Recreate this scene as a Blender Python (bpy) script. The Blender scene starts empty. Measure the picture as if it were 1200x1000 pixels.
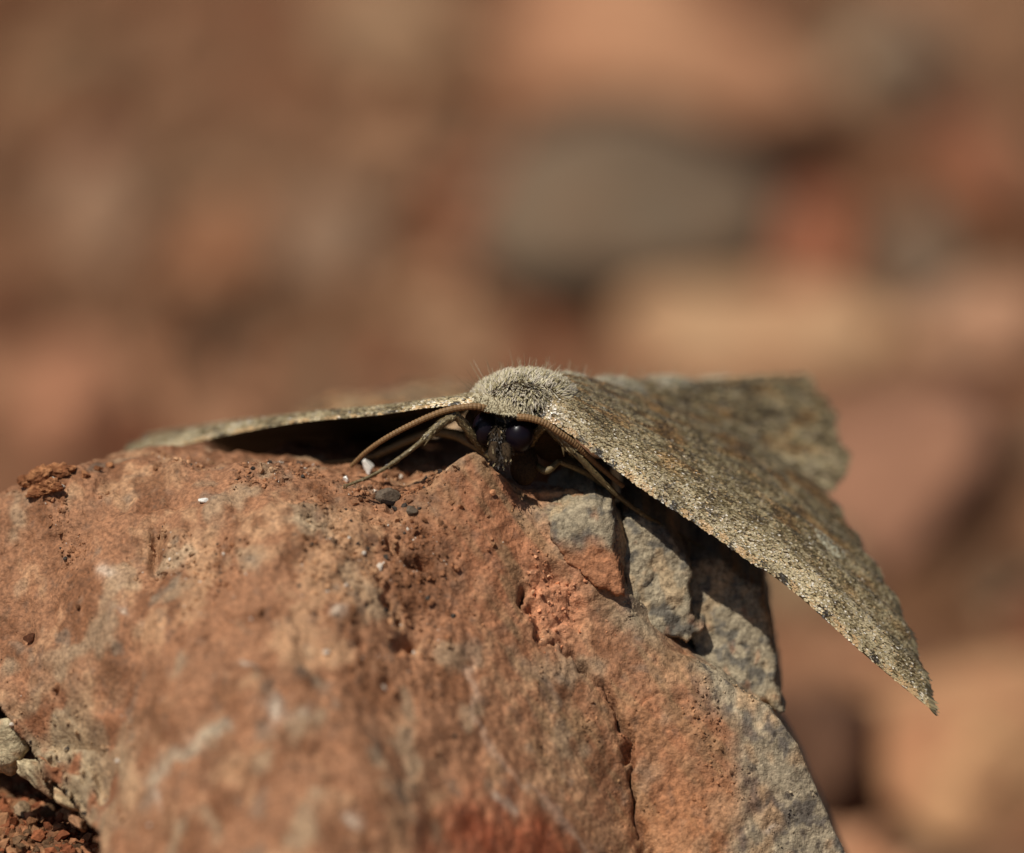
import bpy, bmesh, math, random
import numpy as np
from mathutils import Vector
from mathutils.geometry import delaunay_2d_cdt

# ------------------------------------------------------------------ camera, sky, sun, exposure
SC = bpy.context.scene
MM = 0.001                      # everything is modelled in millimetres, scene in metres (real size)
DIST = 210.0                    # lens to moth head, mm
PITCH = math.radians(20.0)      # the camera looks down by this much
PXMM = 35.0 / 1200.0            # one photograph pixel at the moth's head, mm
GZ = -38.0                      # ground below the moth's head, mm
R_ = np.array([1.0, 0, 0])
U_ = np.array([0, math.sin(PITCH), math.cos(PITCH)])
F_ = np.array([0, math.cos(PITCH), -math.sin(PITCH)])
ORI = np.array([0, 0, -GZ])     # moth head above the ground (ground is z = 0)

def cam2w(x, v, d):
    x, v, d = np.broadcast_arrays(np.asarray(x, float), np.asarray(v, float), np.asarray(d, float))
    return ORI + x[..., None] * R_ + v[..., None] * U_ + d[..., None] * F_
def px2xvd(p):
    p = np.asarray(p, float)
    k = PXMM * (1 + p[..., 2] / DIST)
    return np.stack([(p[..., 0] - 600) * k, (500 - p[..., 1]) * k, p[..., 2]], -1)
def W(p):                       # photo pixel + depth (mm behind the head plane) -> world mm
    q = px2xvd(p)
    return cam2w(q[..., 0], q[..., 1], q[..., 2])
def on_ground(px, py, z=0.0):   # pixel -> point of the ground, world mm
    c = ORI - DIST * F_
    d = F_ * DIST + R_ * (px - 600) * PXMM + U_ * (500 - py) * PXMM
    t = (z - c[2]) / d[2]
    return c + d * t

cam = bpy.data.cameras.new('camera')
co = bpy.data.objects.new('camera', cam); SC.collection.objects.link(co); SC.camera = co
cam.sensor_width = 36.0; cam.lens = 36.0 * DIST / 35.0
cam.clip_start = 0.005; cam.clip_end = 500.0
co.location = Vector((ORI - DIST * F_) * MM)
co.rotation_euler = (math.pi / 2 - PITCH, 0, 0)
cam.dof.use_dof = True
cam.dof.focus_distance = DIST * MM
cam.dof.aperture_fstop = cam.lens / 8.2      # 8.2 mm wide entrance pupil: a macro lens stopped well down

SUN_EL, SUN_AZ = 62.0, -50.0     # azimuth from the camera's side (-Y) towards +X; negative = from the left
el, az = math.radians(SUN_EL), math.radians(SUN_AZ)
sdir = Vector((math.sin(az) * math.cos(el), -math.cos(az) * math.cos(el), math.sin(el)))
sun = bpy.data.lights.new('sun', 'SUN'); sun.energy = 4.9; sun.angle = math.radians(0.53); sun.color = (1.0, 0.95, 0.87)
so = bpy.data.objects.new('sun', sun); SC.collection.objects.link(so)
so.rotation_euler = sdir.to_track_quat('Z', 'Y').to_euler()
so.location = (0, 0, 1)
w = bpy.data.worlds.new('World'); SC.world = w; w.use_nodes = True
nt = w.node_tree; nt.nodes.clear()
sky = nt.nodes.new('ShaderNodeTexSky'); sky.sky_type = 'NISHITA'; sky.sun_disc = False
sky.sun_elevation = el; sky.sun_rotation = math.atan2(sdir.x, sdir.y)
bg = nt.nodes.new('ShaderNodeBackground'); bg.inputs[1].default_value = 0.05
ow = nt.nodes.new('ShaderNodeOutputWorld')
nt.links.new(sky.outputs[0], bg.inputs[0]); nt.links.new(bg.outputs[0], ow.inputs[0])
SC.view_settings.view_transform = 'Standard'; SC.view_settings.look = 'None'
SC.view_settings.exposure = -0.27; SC.view_settings.gamma = 1.0; SC.view_settings.use_curve_mapping = False
SC.cycles.use_denoising = True

# ------------------------------------------------------------------ noise
rng = np.random.default_rng(7); random.seed(7)
_perm = np.concatenate([rng.permutation(256)] * 3)
_grad = rng.normal(size=(256, 3)); _grad /= np.linalg.norm(_grad, axis=1)[:, None]
def noise(p, seed=0):
    p = np.asarray(p, float) + seed * 17.31
    i = np.floor(p).astype(int); f = p - i; i &= 255
    s = f * f * f * (f * (f * 6 - 15) + 10)
    out = np.zeros(p.shape[:-1])
    for a in (0, 1):
        for b in (0, 1):
            for c in (0, 1):
                h = _perm[_perm[_perm[(i[..., 0] + a) & 255] + ((i[..., 1] + b) & 255)] + ((i[..., 2] + c) & 255)]
                g = _grad[h]
                dt = g[..., 0] * (f[..., 0] - a) + g[..., 1] * (f[..., 1] - b) + g[..., 2] * (f[..., 2] - c)
                wx = s[..., 0] if a else 1 - s[..., 0]; wy = s[..., 1] if b else 1 - s[..., 1]; wz = s[..., 2] if c else 1 - s[..., 2]
                out += dt * wx * wy * wz
    return out * 1.6
def fbm(p, octs=3, seed=0, gain=.5):
    o = 0; a = 1
    for k in range(octs):
        o = o + a * noise(p * (2 ** k), seed + k * 3); a *= gain
    return o
def worley(p, seed=0):          # distance to nearest and second nearest cell point, id of the nearest
    i = np.floor(p).astype(int)
    d1 = np.full(p.shape[:-1], 9.); d2 = d1.copy(); idn = np.zeros(p.shape[:-1])
    for a in (-1, 0, 1):
        for b in (-1, 0, 1):
            for c in (-1, 0, 1):
                ca, cb, cc = i[..., 0] + a, i[..., 1] + b, i[..., 2] + c
                h = _perm[_perm[_perm[(ca + seed) & 255] + (cb & 255)] + (cc & 255)]
                q = np.stack([ca + _perm[h] / 255., cb + _perm[h + 37] / 255., cc + _perm[h + 91] / 255.], -1)
                d = np.linalg.norm(p - q, axis=-1)
                nb = d < d1
                d2 = np.where(nb, d1, np.minimum(d2, d)); d1 = np.where(nb, d, d1); idn = np.where(nb, h / 255., idn)
    return d1, d2, idn
def sstep(a, b, x):
    t = np.clip((x - a) / (b - a), 0, 1); return t * t * (3 - 2 * t)
def srgb(*c):
    c = np.array(c, float) / 255.
    c = (c * .92 + .08 * (c @ np.array([.3, .59, .11]))) * np.array([.985, .985, .965])
    return np.where(c <= .04045, c / 12.92, ((c + .055) / 1.055) ** 2.4)
def lerp(a, b, t):
    t = np.asarray(t)[..., None]; return a * (1 - t) + b * t

# ------------------------------------------------------------------ objects and materials
def link(name, data, parent=None):
    o = bpy.data.objects.new(name, data); SC.collection.objects.link(o)
    if parent is not None: o.parent = parent
    return o
def tag(o, label=None, cat=None, group=None, kind=None):
    for k, v in (('label', label), ('category', cat), ('group', group), ('kind', kind)):
        if v: o[k] = v
    return o
def mesh(name, verts, faces, mat, parent=None, col=None, smooth=True, base=None):
    """verts in world mm; base = object origin in world mm (the parent's own when parented)"""
    if base is None: base = parent['_base'] if parent is not None and '_base' in parent else (0, 0, 0)
    base = np.array(list(base), float)
    v = (np.asarray(verts, float) - base) * MM
    me = bpy.data.meshes.new(name)
    if isinstance(faces, np.ndarray):
        n = faces.shape[1]
        me.vertices.add(len(v)); me.vertices.foreach_set('co', v.astype(np.float32).ravel())
        me.loops.add(faces.size); me.loops.foreach_set('vertex_index', faces.astype(np.int32).ravel())
        me.polygons.add(len(faces)); me.polygons.foreach_set('loop_start', np.arange(0, faces.size, n, dtype=np.int32))
        me.polygons.foreach_set('loop_total', np.full(len(faces), n, dtype=np.int32))
        me.update(calc_edges=True)
    else:
        me.from_pydata(v.tolist(), [], faces)
    me.polygons.foreach_set('use_smooth', np.full(len(me.polygons), smooth))
    if col is not None:
        ca = me.color_attributes.new('Col', 'FLOAT_COLOR', 'POINT')
        c4 = np.ones((len(v), 4), np.float32); c4[:, :3] = col
        ca.data.foreach_set('color', c4.ravel())
    me.materials.append(mat); me.validate(); me.update()
    o = link(name, me, parent)
    if parent is None: o.location = Vector(base * MM)
    return o
def empty(name, base):
    o = link(name, None); o.location = Vector(np.array(base, float) * MM); o.empty_display_size = .002
    o['_base'] = [float(x) for x in base]; return o

def material(name, col=None, rough=.8, spec=.3, speckle=(), bumps=(), attr=False, sheen=0, coat=0):
    """procedural: colour (or the mesh's own pigment attribute) x noise speckle, plus fine relief.
    speckle: (size mm, low, high, contrast) ; bumps: (size mm, height mm)"""
    m = bpy.data.materials.new(name); m.use_nodes = True
    nt = m.node_tree; N = nt.nodes; L = nt.links
    b = N['Principled BSDF']
    b.inputs['Roughness'].default_value = rough; b.inputs['Specular IOR Level'].default_value = spec
    if sheen: b.inputs['Sheen Weight'].default_value = sheen
    if coat: b.inputs['Coat Weight'].default_value = coat; b.inputs['Coat Roughness'].default_value = .06
    tc = N.new('ShaderNodeTexCoord')
    if attr:
        a = N.new('ShaderNodeVertexColor'); a.layer_name = 'Col'; cur = a.outputs[0]
    else:
        a = N.new('ShaderNodeRGB'); a.outputs[0].default_value = (*col, 1); cur = a.outputs[0]
    for (size, lo, hi, con) in speckle:
        n = N.new('ShaderNodeTexNoise'); n.inputs['Scale'].default_value = 1000. / size
        n.inputs['Detail'].default_value = 3; n.inputs['Roughness'].default_value = .6
        L.new(tc.outputs['Object'], n.inputs['Vector'])
        r = N.new('ShaderNodeMapRange'); r.inputs[1].default_value = .5 - con; r.inputs[2].default_value = .5 + con
        r.inputs[3].default_value = lo; r.inputs[4].default_value = hi
        L.new(n.outputs[0], r.inputs[0])
        x = N.new('ShaderNodeMix'); x.data_type = 'RGBA'; x.blend_type = 'MULTIPLY'; x.inputs[0].default_value = 1
        L.new(cur, x.inputs[6]); L.new(r.outputs[0], x.inputs[7]); cur = x.outputs[2]
    L.new(cur, b.inputs['Base Color'])
    nrm = None
    for (size, h) in bumps:
        n = N.new('ShaderNodeTexNoise'); n.inputs['Scale'].default_value = 1000. / size
        n.inputs['Detail'].default_value = 4; n.inputs['Roughness'].default_value = .65
        L.new(tc.outputs['Object'], n.inputs['Vector'])
        bp = N.new('ShaderNodeBump'); bp.inputs['Strength'].default_value = 1.; bp.inputs['Distance'].default_value = h * MM
        L.new(n.outputs[0], bp.inputs['Height'])
        if nrm: L.new(nrm, bp.inputs['Normal'])
        nrm = bp.outputs[0]
    if nrm: L.new(nrm, b.inputs['Normal'])
    return m

M_rock = material('red_rock', rough=.72, spec=.28, attr=True,
                  speckle=((.9, .82, 1.18, .22), (.14, .58, 1.42, .2)), bumps=((.5, .10), (.13, .065)))
M_soil = material('red_soil', rough=.95, spec=.1, attr=True,
                  speckle=((3., .75, 1.25, .25), (.6, .7, 1.3, .22)), bumps=((1.2, .5), (.35, .2)))
M_crumb = material('soil_crumb', rough=.9, spec=.15, attr=True, speckle=((.15, .7, 1.3, .2),), bumps=((.1, .04),))
M_stone = material('stone', rough=.8, spec=.25, attr=True, speckle=((4., .8, 1.2, .22), (.7, .8, 1.2, .22)), bumps=((2., .3), (.4, .08)))
M_scale = material('wing_scale', rough=.36, spec=.9, attr=True)
M_fur = material('moth_fur', rough=.5, spec=.45, attr=True)
M_membrane = material('wing_membrane', srgb(84, 66, 40), rough=.6, spec=.3, speckle=((.25, .7, 1.3, .2),))
M_body = material('moth_body', srgb(62, 46, 28), rough=.8, spec=.2, speckle=((.08, .5, 1.5, .2),), bumps=((.08, .04),))
M_eye = material('moth_eye', srgb(20, 12, 20), rough=.3, spec=.25, bumps=((.03, .002),))
M_leg = material('moth_leg', srgb(112, 94, 60), rough=.55, spec=.45, speckle=((.07, .55, 1.4, .2),), bumps=((.05, .015),))
M_antenna = material('moth_antenna', srgb(138, 104, 66), rough=.6, spec=.35, speckle=((.1, .75, 1.25, .2),))
M_rust = material('rust_crumb', srgb(92, 56, 38), rough=.9, spec=.1, speckle=((.1, .6, 1.4, .2),), bumps=((.1, .05),))
M_quartz = material('quartz', srgb(238, 232, 224), rough=.25, spec=.6, bumps=((.1, .02),))
M_darkgrain = material('dark_pebble', srgb(100, 84, 68), rough=.7, spec=.4, speckle=((.1, .6, 1.4, .2),), bumps=((.1, .03),))

# ------------------------------------------------------------------ ground
MOUND_C = W((-10, 985, 1.5))
def ground_h(x, y):
    p = np.stack([x, y, np.zeros_like(x)], -1)
    near = np.exp(-((x / 400) ** 2 + (y / 500) ** 2))
    h = 2.6 * fbm(p / 26., 3, 5) * near + 60 * fbm(p / 3000., 3, 9) * (1 - near) * sstep(300, 3000, np.hypot(x, y))
    h += 1.0 * fbm(p / 6., 2, 11) * near
    # bank of loose soil that the rock leans on, on its left
    r = np.hypot((x - MOUND_C[0] + 3) / 10., (y - MOUND_C[1] - 2) / 13.)
    b = (MOUND_C[2] + .6) * (1 - sstep(.7, 2.0, r + .12 * fbm(p / 5., 2, 21)))
    det = .35 * fbm(p / 1.6, 3, 23) + .25 * fbm(p / .7, 2, 24)
    return np.maximum(h, 0) * (b < .5) + np.maximum(h * .3, 0) * (b >= .5) + b + det * np.exp(-(r / 1.6) ** 2)
def ground_col(x, y):
    p = np.stack([x, y, np.zeros_like(x)], -1)
    c = np.broadcast_to(srgb(124, 85, 60), x.shape + (3,)).copy()
    n1 = fbm(p / 22., 2, 31); n2 = fbm(p / 15., 2, 37); n3 = fbm(p / 30., 2, 41)
    c = lerp(c, srgb(120, 92, 68), sstep(.05, .6, n1))
    c = lerp(c, srgb(150, 102, 73), sstep(.1, .7, n2))
    c = lerp(c, srgb(100, 66, 42), sstep(.1, .7, n3))
    return c
n = 460
t = np.linspace(-1, 1, n); kk = 9.2
ax = 100000. * np.sinh(kk * t) / math.sinh(kk)
gx, gy = np.meshgrid(ax - 8, ax + 25, indexing='ij')
gz = ground_h(gx, gy)
gv = np.stack([gx, gy, gz], -1).reshape(-1, 3)
I = np.arange(n * n).reshape(n, n)
gf = np.stack([I[:-1, :-1], I[1:, :-1], I[1:, 1:], I[:-1, 1:]], -1).reshape(-1, 4)
ground = mesh('ground', gv, gf, M_soil, col=ground_col(gx, gy).reshape(-1, 3))
tag(ground, 'dry red-brown soil around and behind the rock', kind='structure')

# ------------------------------------------------------------------ small irregular pieces
def ico(sub):
    bm = bmesh.new(); bmesh.ops.create_icosphere(bm, subdivisions=sub, radius=1)
    v = np.array([x.co[:] for x in bm.verts]); f = np.array([[q.index for q in x.verts] for x in bm.faces]); bm.free()
    return v, f
ICO = {k: ico(k) for k in (1, 2, 3, 4, 5)}
def pebble(seed, sub=4, planes=12, sharp=.75, rough=.06):
    """unit stone: a ball cut by random planes, then roughened"""
    r = np.random.default_rng(seed); v, f = ICO[sub]
    nn = r.normal(size=(planes, 3)); nn /= np.linalg.norm(nn, axis=1)[:, None]
    dd = r.uniform(sharp * .8, 1.0, planes)
    dot = v @ nn.T
    rad = np.min(np.where(dot > .05, dd / np.maximum(dot, .05), 9.), axis=1)
    rad = np.minimum(rad, 1.12)
    rad = rad * (1 + rough * fbm(v * 2.2, 3, seed % 50))
    return v * rad[:, None], f
def scatter(name, pts, nrm, size, cols, mat, parent=None, kind='stuff', seed=1, sub=1, sink=.25):
    """many crumbs joined in one mesh"""
    r = np.random.default_rng(seed); v0, f0 = ICO[sub]; k = len(pts)
    rad = 1 + .28 * r.normal(size=(k, len(v0)))
    rad = np.clip(rad, .5, 1.6)
    sc = size[:, None] * r.uniform(.65, 1.25, (k, 3))
    q = r.normal(size=(k, 4)); q /= np.linalg.norm(q, axis=1)[:, None]
    a, b, c, d = q.T
    RM = np.stack([np.stack([1 - 2 * (c * c + d * d), 2 * (b * c - a * d), 2 * (b * d + a * c)], -1),
                   np.stack([2 * (b * c + a * d), 1 - 2 * (b * b + d * d), 2 * (c * d - a * b)], -1),
                   np.stack([2 * (b * d - a * c), 2 * (c * d + a * b), 1 - 2 * (b * b + c * c)], -1)], -2)
    vv = (v0[None] * rad[..., None]) * sc[:, None, :]
    vv = np.einsum('kij,kvj->kvi', RM, vv) + (pts + nrm * (size * (.5 - sink))[:, None])[:, None]
    ff = (f0[None] + (np.arange(k) * len(v0))[:, None, None]).reshape(-1, 3)
    cc = np.repeat(cols, len(v0), 0)
    o = mesh(name, vv.reshape(-1, 3), ff, mat, parent, col=cc, smooth=False)
    if kind: o['kind'] = kind
    return o

# ------------------------------------------------------------------ the rock
# control points: photo x, photo y, depth in mm behind the moth's head. N/S frame is tilted 45 degrees between view and up.
CP = [
 # crest on the left, front lip and the trough behind it
 (-70, 640, 3), (-40, 600, 2.5), (0, 592, 1.8), (14, 570, 1.6), (38, 552, 1.8), (75, 544, 1.8), (130, 536, 1.9), (180, 538, 1.6), (230, 543, 1.1),
 (300, 552, .5), (350, 561, .2), (400, 572, -.2), (450, 586, -.5),
 (150, 529, 4.6), (200, 521, 5.2), (250, 522, 5.4), (300, 529, 5.4), (400, 540, 5.0), (470, 543, 5.0), (520, 546, 5.0), (420, 556, 2.2), (480, 562, 1.6), (350, 552, 2.0),
 # peak in front of the head
 (543, 531, -.5), (556, 526, -.6), (566, 533, -.55), (522, 545, -.6), (500, 566, -.75), (578, 549, -.35), (592, 568, -.1), (612, 588, .2), (640, 596, .7),
 (556, 552, 2.2), (590, 572, 2.2), (530, 552, 2.4),
 # top under the moth
 (610, 562, 4.2), (655, 566, 3.6), (692, 574, 3.4), (612, 577, .9), (640, 575, 1.0), (672, 574, 1.2), (700, 582, 1.6), (722, 594, 2.6),
 # grey ledge
 (645, 606, .05), (690, 589, .35), (716, 592, .4), (723, 612, .3), (722, 632, .2), (719, 660, .05), (733, 690, .0), (735, 713, .1),
 (665, 628, -.35), (690, 650, -.35),
 # right edge of the front block
 (790, 762, .2), (850, 797, .25), (903, 828, .3), (934, 870, .3), (954, 915, .35), (984, 985, .4), (1004, 1040, .4),
 # top under the moth, rising towards its abdomen
 (320, 526, 9), (400, 516, 9.5), (480, 506, 9.5), (560, 503, 9), (640, 506, 9), (720, 520, 9), (800, 566, 9), (868, 628, 8.2),
 # slab behind, first step
 (737, 606, 2.6), (770, 622, 2.8), (806, 654, 3.0), (815, 690, 3.2), (812, 742, 3.0), (762, 690, 2.6), (750, 706, 2.0), (802, 750, 2.2),
 # slab behind, second step
 (826, 688, 4.2), (868, 715, 4.4), (893, 748, 4.6), (900, 790, 4.6), (906, 828, 4.2), (832, 752, 3.8), (866, 790, 3.4),
 (770, 600, 5.0), (840, 640, 5.4), (886, 690, 5.2), (888, 722, 5.0),
 # facet below the peak, bounded by the crack
 (505, 640, -1.6), (520, 720, -2.6), (545, 800, -3.6), (600, 900, -4.4), (670, 1000, -4.6), (560, 600, -.9), (590, 680, -1.2), (640, 800, -1.8), (690, 900, -2.2),
 (612, 660, -.75), (612, 690, -.85), (640, 742, -.95), (690, 792, -.95), (716, 832, -.95), (735, 882, -.95), (746, 962, -1.2), (762, 1010, -1.3),
 (690, 670, -.3), (690, 725, -.35), (668, 752, -.55), (640, 655, -.5),
 (750, 770, -.35), (800, 850, -.75), (862, 862, -.35), (868, 930, -.75), (872, 1010, -1.0), (780, 920, -1.1), (800, 1000, -1.5), (920, 960, -.2),
 # rough hollow left of the facet
 (455, 620, -1.2), (470, 680, -2.2), (480, 760, -3.6),
 # bulging front
 (100, 590, .4), (165, 610, -.8), (180, 662, -1.6), (250, 600, -1.4), (320, 610, -2.2), (400, 630, -2.6), (60, 640, .2), (25, 700, .3), (-10, 720, .4), (-60, 720, 1.5),
 (100, 715, -1.8), (200, 720, -4.2), (300, 715, -5.6), (400, 720, -5.4), (95, 790, -2.8), (200, 815, -6.4), (300, 825, -8.2), (400, 835, -8.2), (495, 860, -6.6),
 (55, 822, -1.6), (125, 868, -3.4), (132, 900, -4.6), (122, 950, -5.6), (240, 945, -9.6), (350, 950, -10.6), (450, 955, -10.2), (555, 985, -7.6),
 (118, 1010, -6.8), (180, 1010, -9.2), (260, 1060, -11.5), (400, 1070, -12.2), (550, 1080, -9.5), (700, 1090, -4.5), (850, 1100, -2.4), (1020, 1100, .2),
 # undercut on the lower left
 (0, 826, -.9), (22, 868, -1.2), (60, 918, -1.9), (92, 946, -2.9), (110, 975, -4.0), (75, 870, -2.0), (-60, 790, 0),
 (100, 1060, -6), (60, 1000, -2.5), (0, 920, -.5), (-60, 900, .5),
 # below the frame, down into the ground
 (180, 1300, -13), (420, 1300, -15), (650, 1300, -9), (850, 1300, -5), (1080, 1300, -.5), (160, 1560, -10), (420, 1560, -13), (650, 1560, -9), (880, 1560, -5), (1120, 1560, -1),
 (60, 1300, -4), (60, 1560, -4), (-40, 1200, 6), (-40, 1500, 6), (-100, 1000, 4), (-110, 800, 4), (1130, 1300, 8), (1170, 1560, 8),
 # back
 (-100, 690, 12), (-40, 640, 12), (60, 590, 10), (150, 565, 10), (260, 558, 11), (380, 550, 12), (480, 550, 12), (600, 556, 12), (700, 570, 12), (800, 600, 12), (870, 660, 12),
 (60, 700, 18), (200, 660, 19), (400, 640, 20), (600, 640, 20), (780, 680, 19), (885, 770, 14), (903, 805, 9.5), (915, 842, 6.5), (936, 868, 6.5), (950, 912, 7), (980, 990, 8), (1002, 1055, 8),
 (60, 900, 22), (300, 900, 26), (600, 900, 27), (830, 930, 24), (920, 1000, 18), (1060, 1150, 14), (-80, 1000, 18), (300, 1200, 30), (700, 1200, 30),
]
q = px2xvd(np.array(CP, float))
cX, cS, cN = q[:, 0], (q[:, 1] + q[:, 2]) / math.sqrt(2), (q[:, 1] - q[:, 2]) / math.sqrt(2)
tri = delaunay_2d_cdt([Vector((a, b)) for a, b in zip(cX, cS)], [], [], 0, 1e-5)
tv = np.array([v[:] for v in tri[0]]); tn = np.array([np.mean([cN[k] for k in o]) for o in tri[3]])
RES = .062
X0, S0 = cX.min() + .01, cS.min() + .01
nx, ns = int((cX.max() - X0) / RES), int((cS.max() - S0) / RES)
XX, SS = np.meshgrid(X0 + RES * np.arange(nx), S0 + RES * np.arange(ns), indexing='ij')
NN = np.full(XX.shape, np.nan)
for f in tri[2]:
    a, b, c = tv[f[0]], tv[f[1]], tv[f[2]]; na, nb, nc = tn[f[0]], tn[f[1]], tn[f[2]]
    i0, i1 = [int(g) for g in ((min(a[0], b[0], c[0]) - X0) / RES, (max(a[0], b[0], c[0]) - X0) / RES + 2)]
    j0, j1 = [int(g) for g in ((min(a[1], b[1], c[1]) - S0) / RES, (max(a[1], b[1], c[1]) - S0) / RES + 2)]
    i0, j0 = max(i0, 0), max(j0, 0)
    x, s = XX[i0:i1, j0:j1], SS[i0:i1, j0:j1]
    den = (b[1] - c[1]) * (a[0] - c[0]) + (c[0] - b[0]) * (a[1] - c[1])
    if abs(den) < 1e-9 or x.size == 0: continue
    l1 = ((b[1] - c[1]) * (x - c[0]) + (c[0] - b[0]) * (s - c[1])) / den
    l2 = ((c[1] - a[1]) * (x - c[0]) + (a[0] - c[0]) * (s - c[1])) / den
    l3 = 1 - l1 - l2
    ok = (l1 >= -1e-6) & (l2 >= -1e-6) & (l3 >= -1e-6)
    NN[i0:i1, j0:j1][ok] = (l1 * na + l2 * nb + l3 * nc)[ok]
inside = ~np.isnan(NN)
fillv = np.nanmin(NN); base_N = np.where(inside, NN, fillv)
CUT = [(-200, 800), (-60, 806), (0, 832), (22, 872), (58, 915), (92, 948), (112, 975), (118, 1040), (112, 1150), (100, 1700)]
def blur(a, r):
    for ax_ in (0, 1):
        for _ in range(2):
            c = np.cumsum(np.concatenate([np.repeat(np.take(a, [0], ax_), r + 1, ax_), a, np.repeat(np.take(a, [-1], ax_), r, ax_)], ax_), ax_)
            L_ = a.shape[ax_]
            a = (np.take(c, np.arange(2 * r + 1, 2 * r + 1 + L_), ax_) - np.take(c, np.arange(0, L_), ax_)) / (2 * r + 1)
    return a
wgt = inside.astype(float)
def wblur(a, r): return blur(np.where(inside, a, 0), r) / np.maximum(blur(wgt, r), 1e-6)
def vd(S, N): return (S + N) / math.sqrt(2), (S - N) / math.sqrt(2)
def pix(X, S, N):
    v, d = vd(S, N); k = PXMM * (1 + d / DIST)
    return 600 + X / k, 500 - v / k
PX, PY = pix(XX, SS, base_N)
cutx = PX + 7 * fbm(np.stack([XX, SS, base_N], -1) / 1.3, 3, 301); cuty = PY + 7 * fbm(np.stack([XX, SS, base_N], -1) / 1.3, 3, 303)
cut = (cuty > np.interp(cutx, [c[0] for c in CUT[:7]], [c[1] for c in CUT[:7]])) & (cutx < 114) & (PY < 1500) & (vd(SS, base_N)[1] < 4)
crisp = sstep(-60, 60, PX - (520 + (PY - 560) * .32))      # right of the facet edge: fresh, crisp fracture
peak = np.exp(-(((PX - 556) / 45) ** 2 + ((PY - 545) / 35) ** 2))
soft = wblur(base_N, 5); fine = wblur(base_N, 1)
NR = soft * (1 - np.maximum(crisp, peak)) + fine * np.maximum(crisp, peak)
P3 = np.stack([XX, SS * .75, NR], -1)
# broken, layered relief
v_, d_ = vd(SS, NR)
warp = P3 + .8 * np.stack([fbm(P3 / 3., 2, 61), fbm(P3 / 3., 2, 63), fbm(P3 / 3., 2, 65)], -1)
w1, w2, wid = worley(warp / np.array([2.6, 1.6, 2.2]), 3)
left = 1 - crisp
disp = .34 * fbm(P3 / 4.5, 3, 51) * (.28 + 1.0 * left)
disp += .20 * (wid - .5) * (.25 + .9 * left) * sstep(.0, .25, w2 - w1)
disp += .13 * fbm(P3 / 1.1, 3, 71) * (.32 + 1.1 * left)
disp += .065 * fbm(P3 / .35, 3, 81) + .07 * crisp * (wid - .5) * sstep(0, .12, w2 - w1)
rdg = 1 - np.abs(fbm(warp / 1.9, 3, 91)); disp -= .22 * np.clip(rdg - .82, 0, 1) * 4 * .35 * left
st = np.array([.9, .18, 1.0]); lay = fbm(np.stack([XX * .8 + SS * .55, SS * 1.0 - XX * .9, NR], -1) / np.array([3.0, .55, 1.5]), 3, 97)
disp += .05 * lay * crisp
# pits in the rough hollow and pock marks
def blob(cx, cy, rx, ry): return np.exp(-(((PX - cx) / rx) ** 2 + ((PY - cy) / ry) ** 2))
hollow = blob(475, 670, 55, 120); pits = sstep(.25, .6, fbm(P3 / .9, 2, 101))
disp -= .55 * pits * hollow + .12 * pits * left * sstep(.3, .6, fbm(P3 / 5., 1, 103))
disp -= 1.0 * blob(489, 662, 12, 6) + .7 * blob(474, 760, 14, 10) + .6 * blob(497, 628, 10, 5)
disp -= .8 * blob(648, 581, 16, 5) + .5 * blob(183, 638, 7, 28) + .9 * blob(98, 866, 34, 9) + .7 * blob(122, 905, 11, 32) + .4 * blob(30, 745, 14, 9) + .35 * blob(160, 760, 16, 22)
disp += .35 * blob(205, 632, 22, 20) + .3 * blob(350, 600, 30, 9)
# crumbly orange vein
vein = np.clip(blob(650, 703, 34, 42) * 1.6, 0, 1) * sstep(600, 615, PX)
cw1, cw2, cid = worley(P3 / np.array([.75, .6, .6]), 9)
disp += vein * (.5 * (cid - .55) + .10 * sstep(0, .2, cw2 - cw1) - .12 + .12 * fbm(P3 / .5, 2, 119))
# cracks
def pdist(line):
    d = np.full(PX.shape, 1e9)
    jx = PX + 11 * fbm(P3 / .8, 3, 111); jy = PY + 11 * fbm(P3 / .8, 3, 113)
    for (a, b) in zip(line[:-1], line[1:]):
        a = np.array(a, float); b = np.array(b, float); ab = b - a; L2 = ab @ ab
        tt = np.clip(((jx - a[0]) * ab[0] + (jy - a[1]) * ab[1]) / L2, 0, 1)
        d = np.minimum(d, np.hypot(jx - a[0] - tt * ab[0], jy - a[1] - tt * ab[1]))
    return d
CR1 = [(613, 690), (622, 722), (640, 745), (668, 765), (700, 800), (712, 828), (732, 860), (738, 905), (740, 940), (752, 985), (758, 1010)]
CR2 = [(614, 690), (616, 705), (640, 735)]
crack = pdist(CR1); crack2 = pdist(CR2); crack3 = pdist([(752, 822), (775, 812), (800, 818)]); crack4 = pdist([(735, 690), (748, 716), (800, 760)])
disp -= .5 * np.exp(-(crack / 2.2) ** 2) * (.5 + .8 * sstep(-.3, .3, fbm(P3 / 1.5, 1, 117))) + .35 * np.exp(-(crack2 / 5) ** 2) + .14 * np.exp(-(crack3 / 3) ** 2)
disp += .10 * sstep(0, 10, crack) * sstep(30, 8, crack) * (PX > 660)
# strata on the broken lower-left edge
low = blob(70, 900, 70, 75)
disp += low * (.55 * fbm(np.stack([XX * .5, (v_ * 1.0 + XX * .55) * 2.0, d_ * .5], -1) / 1.0, 2, 121) + .3 * (wid - .5))
NF = NR + disp * 1.0
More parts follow.
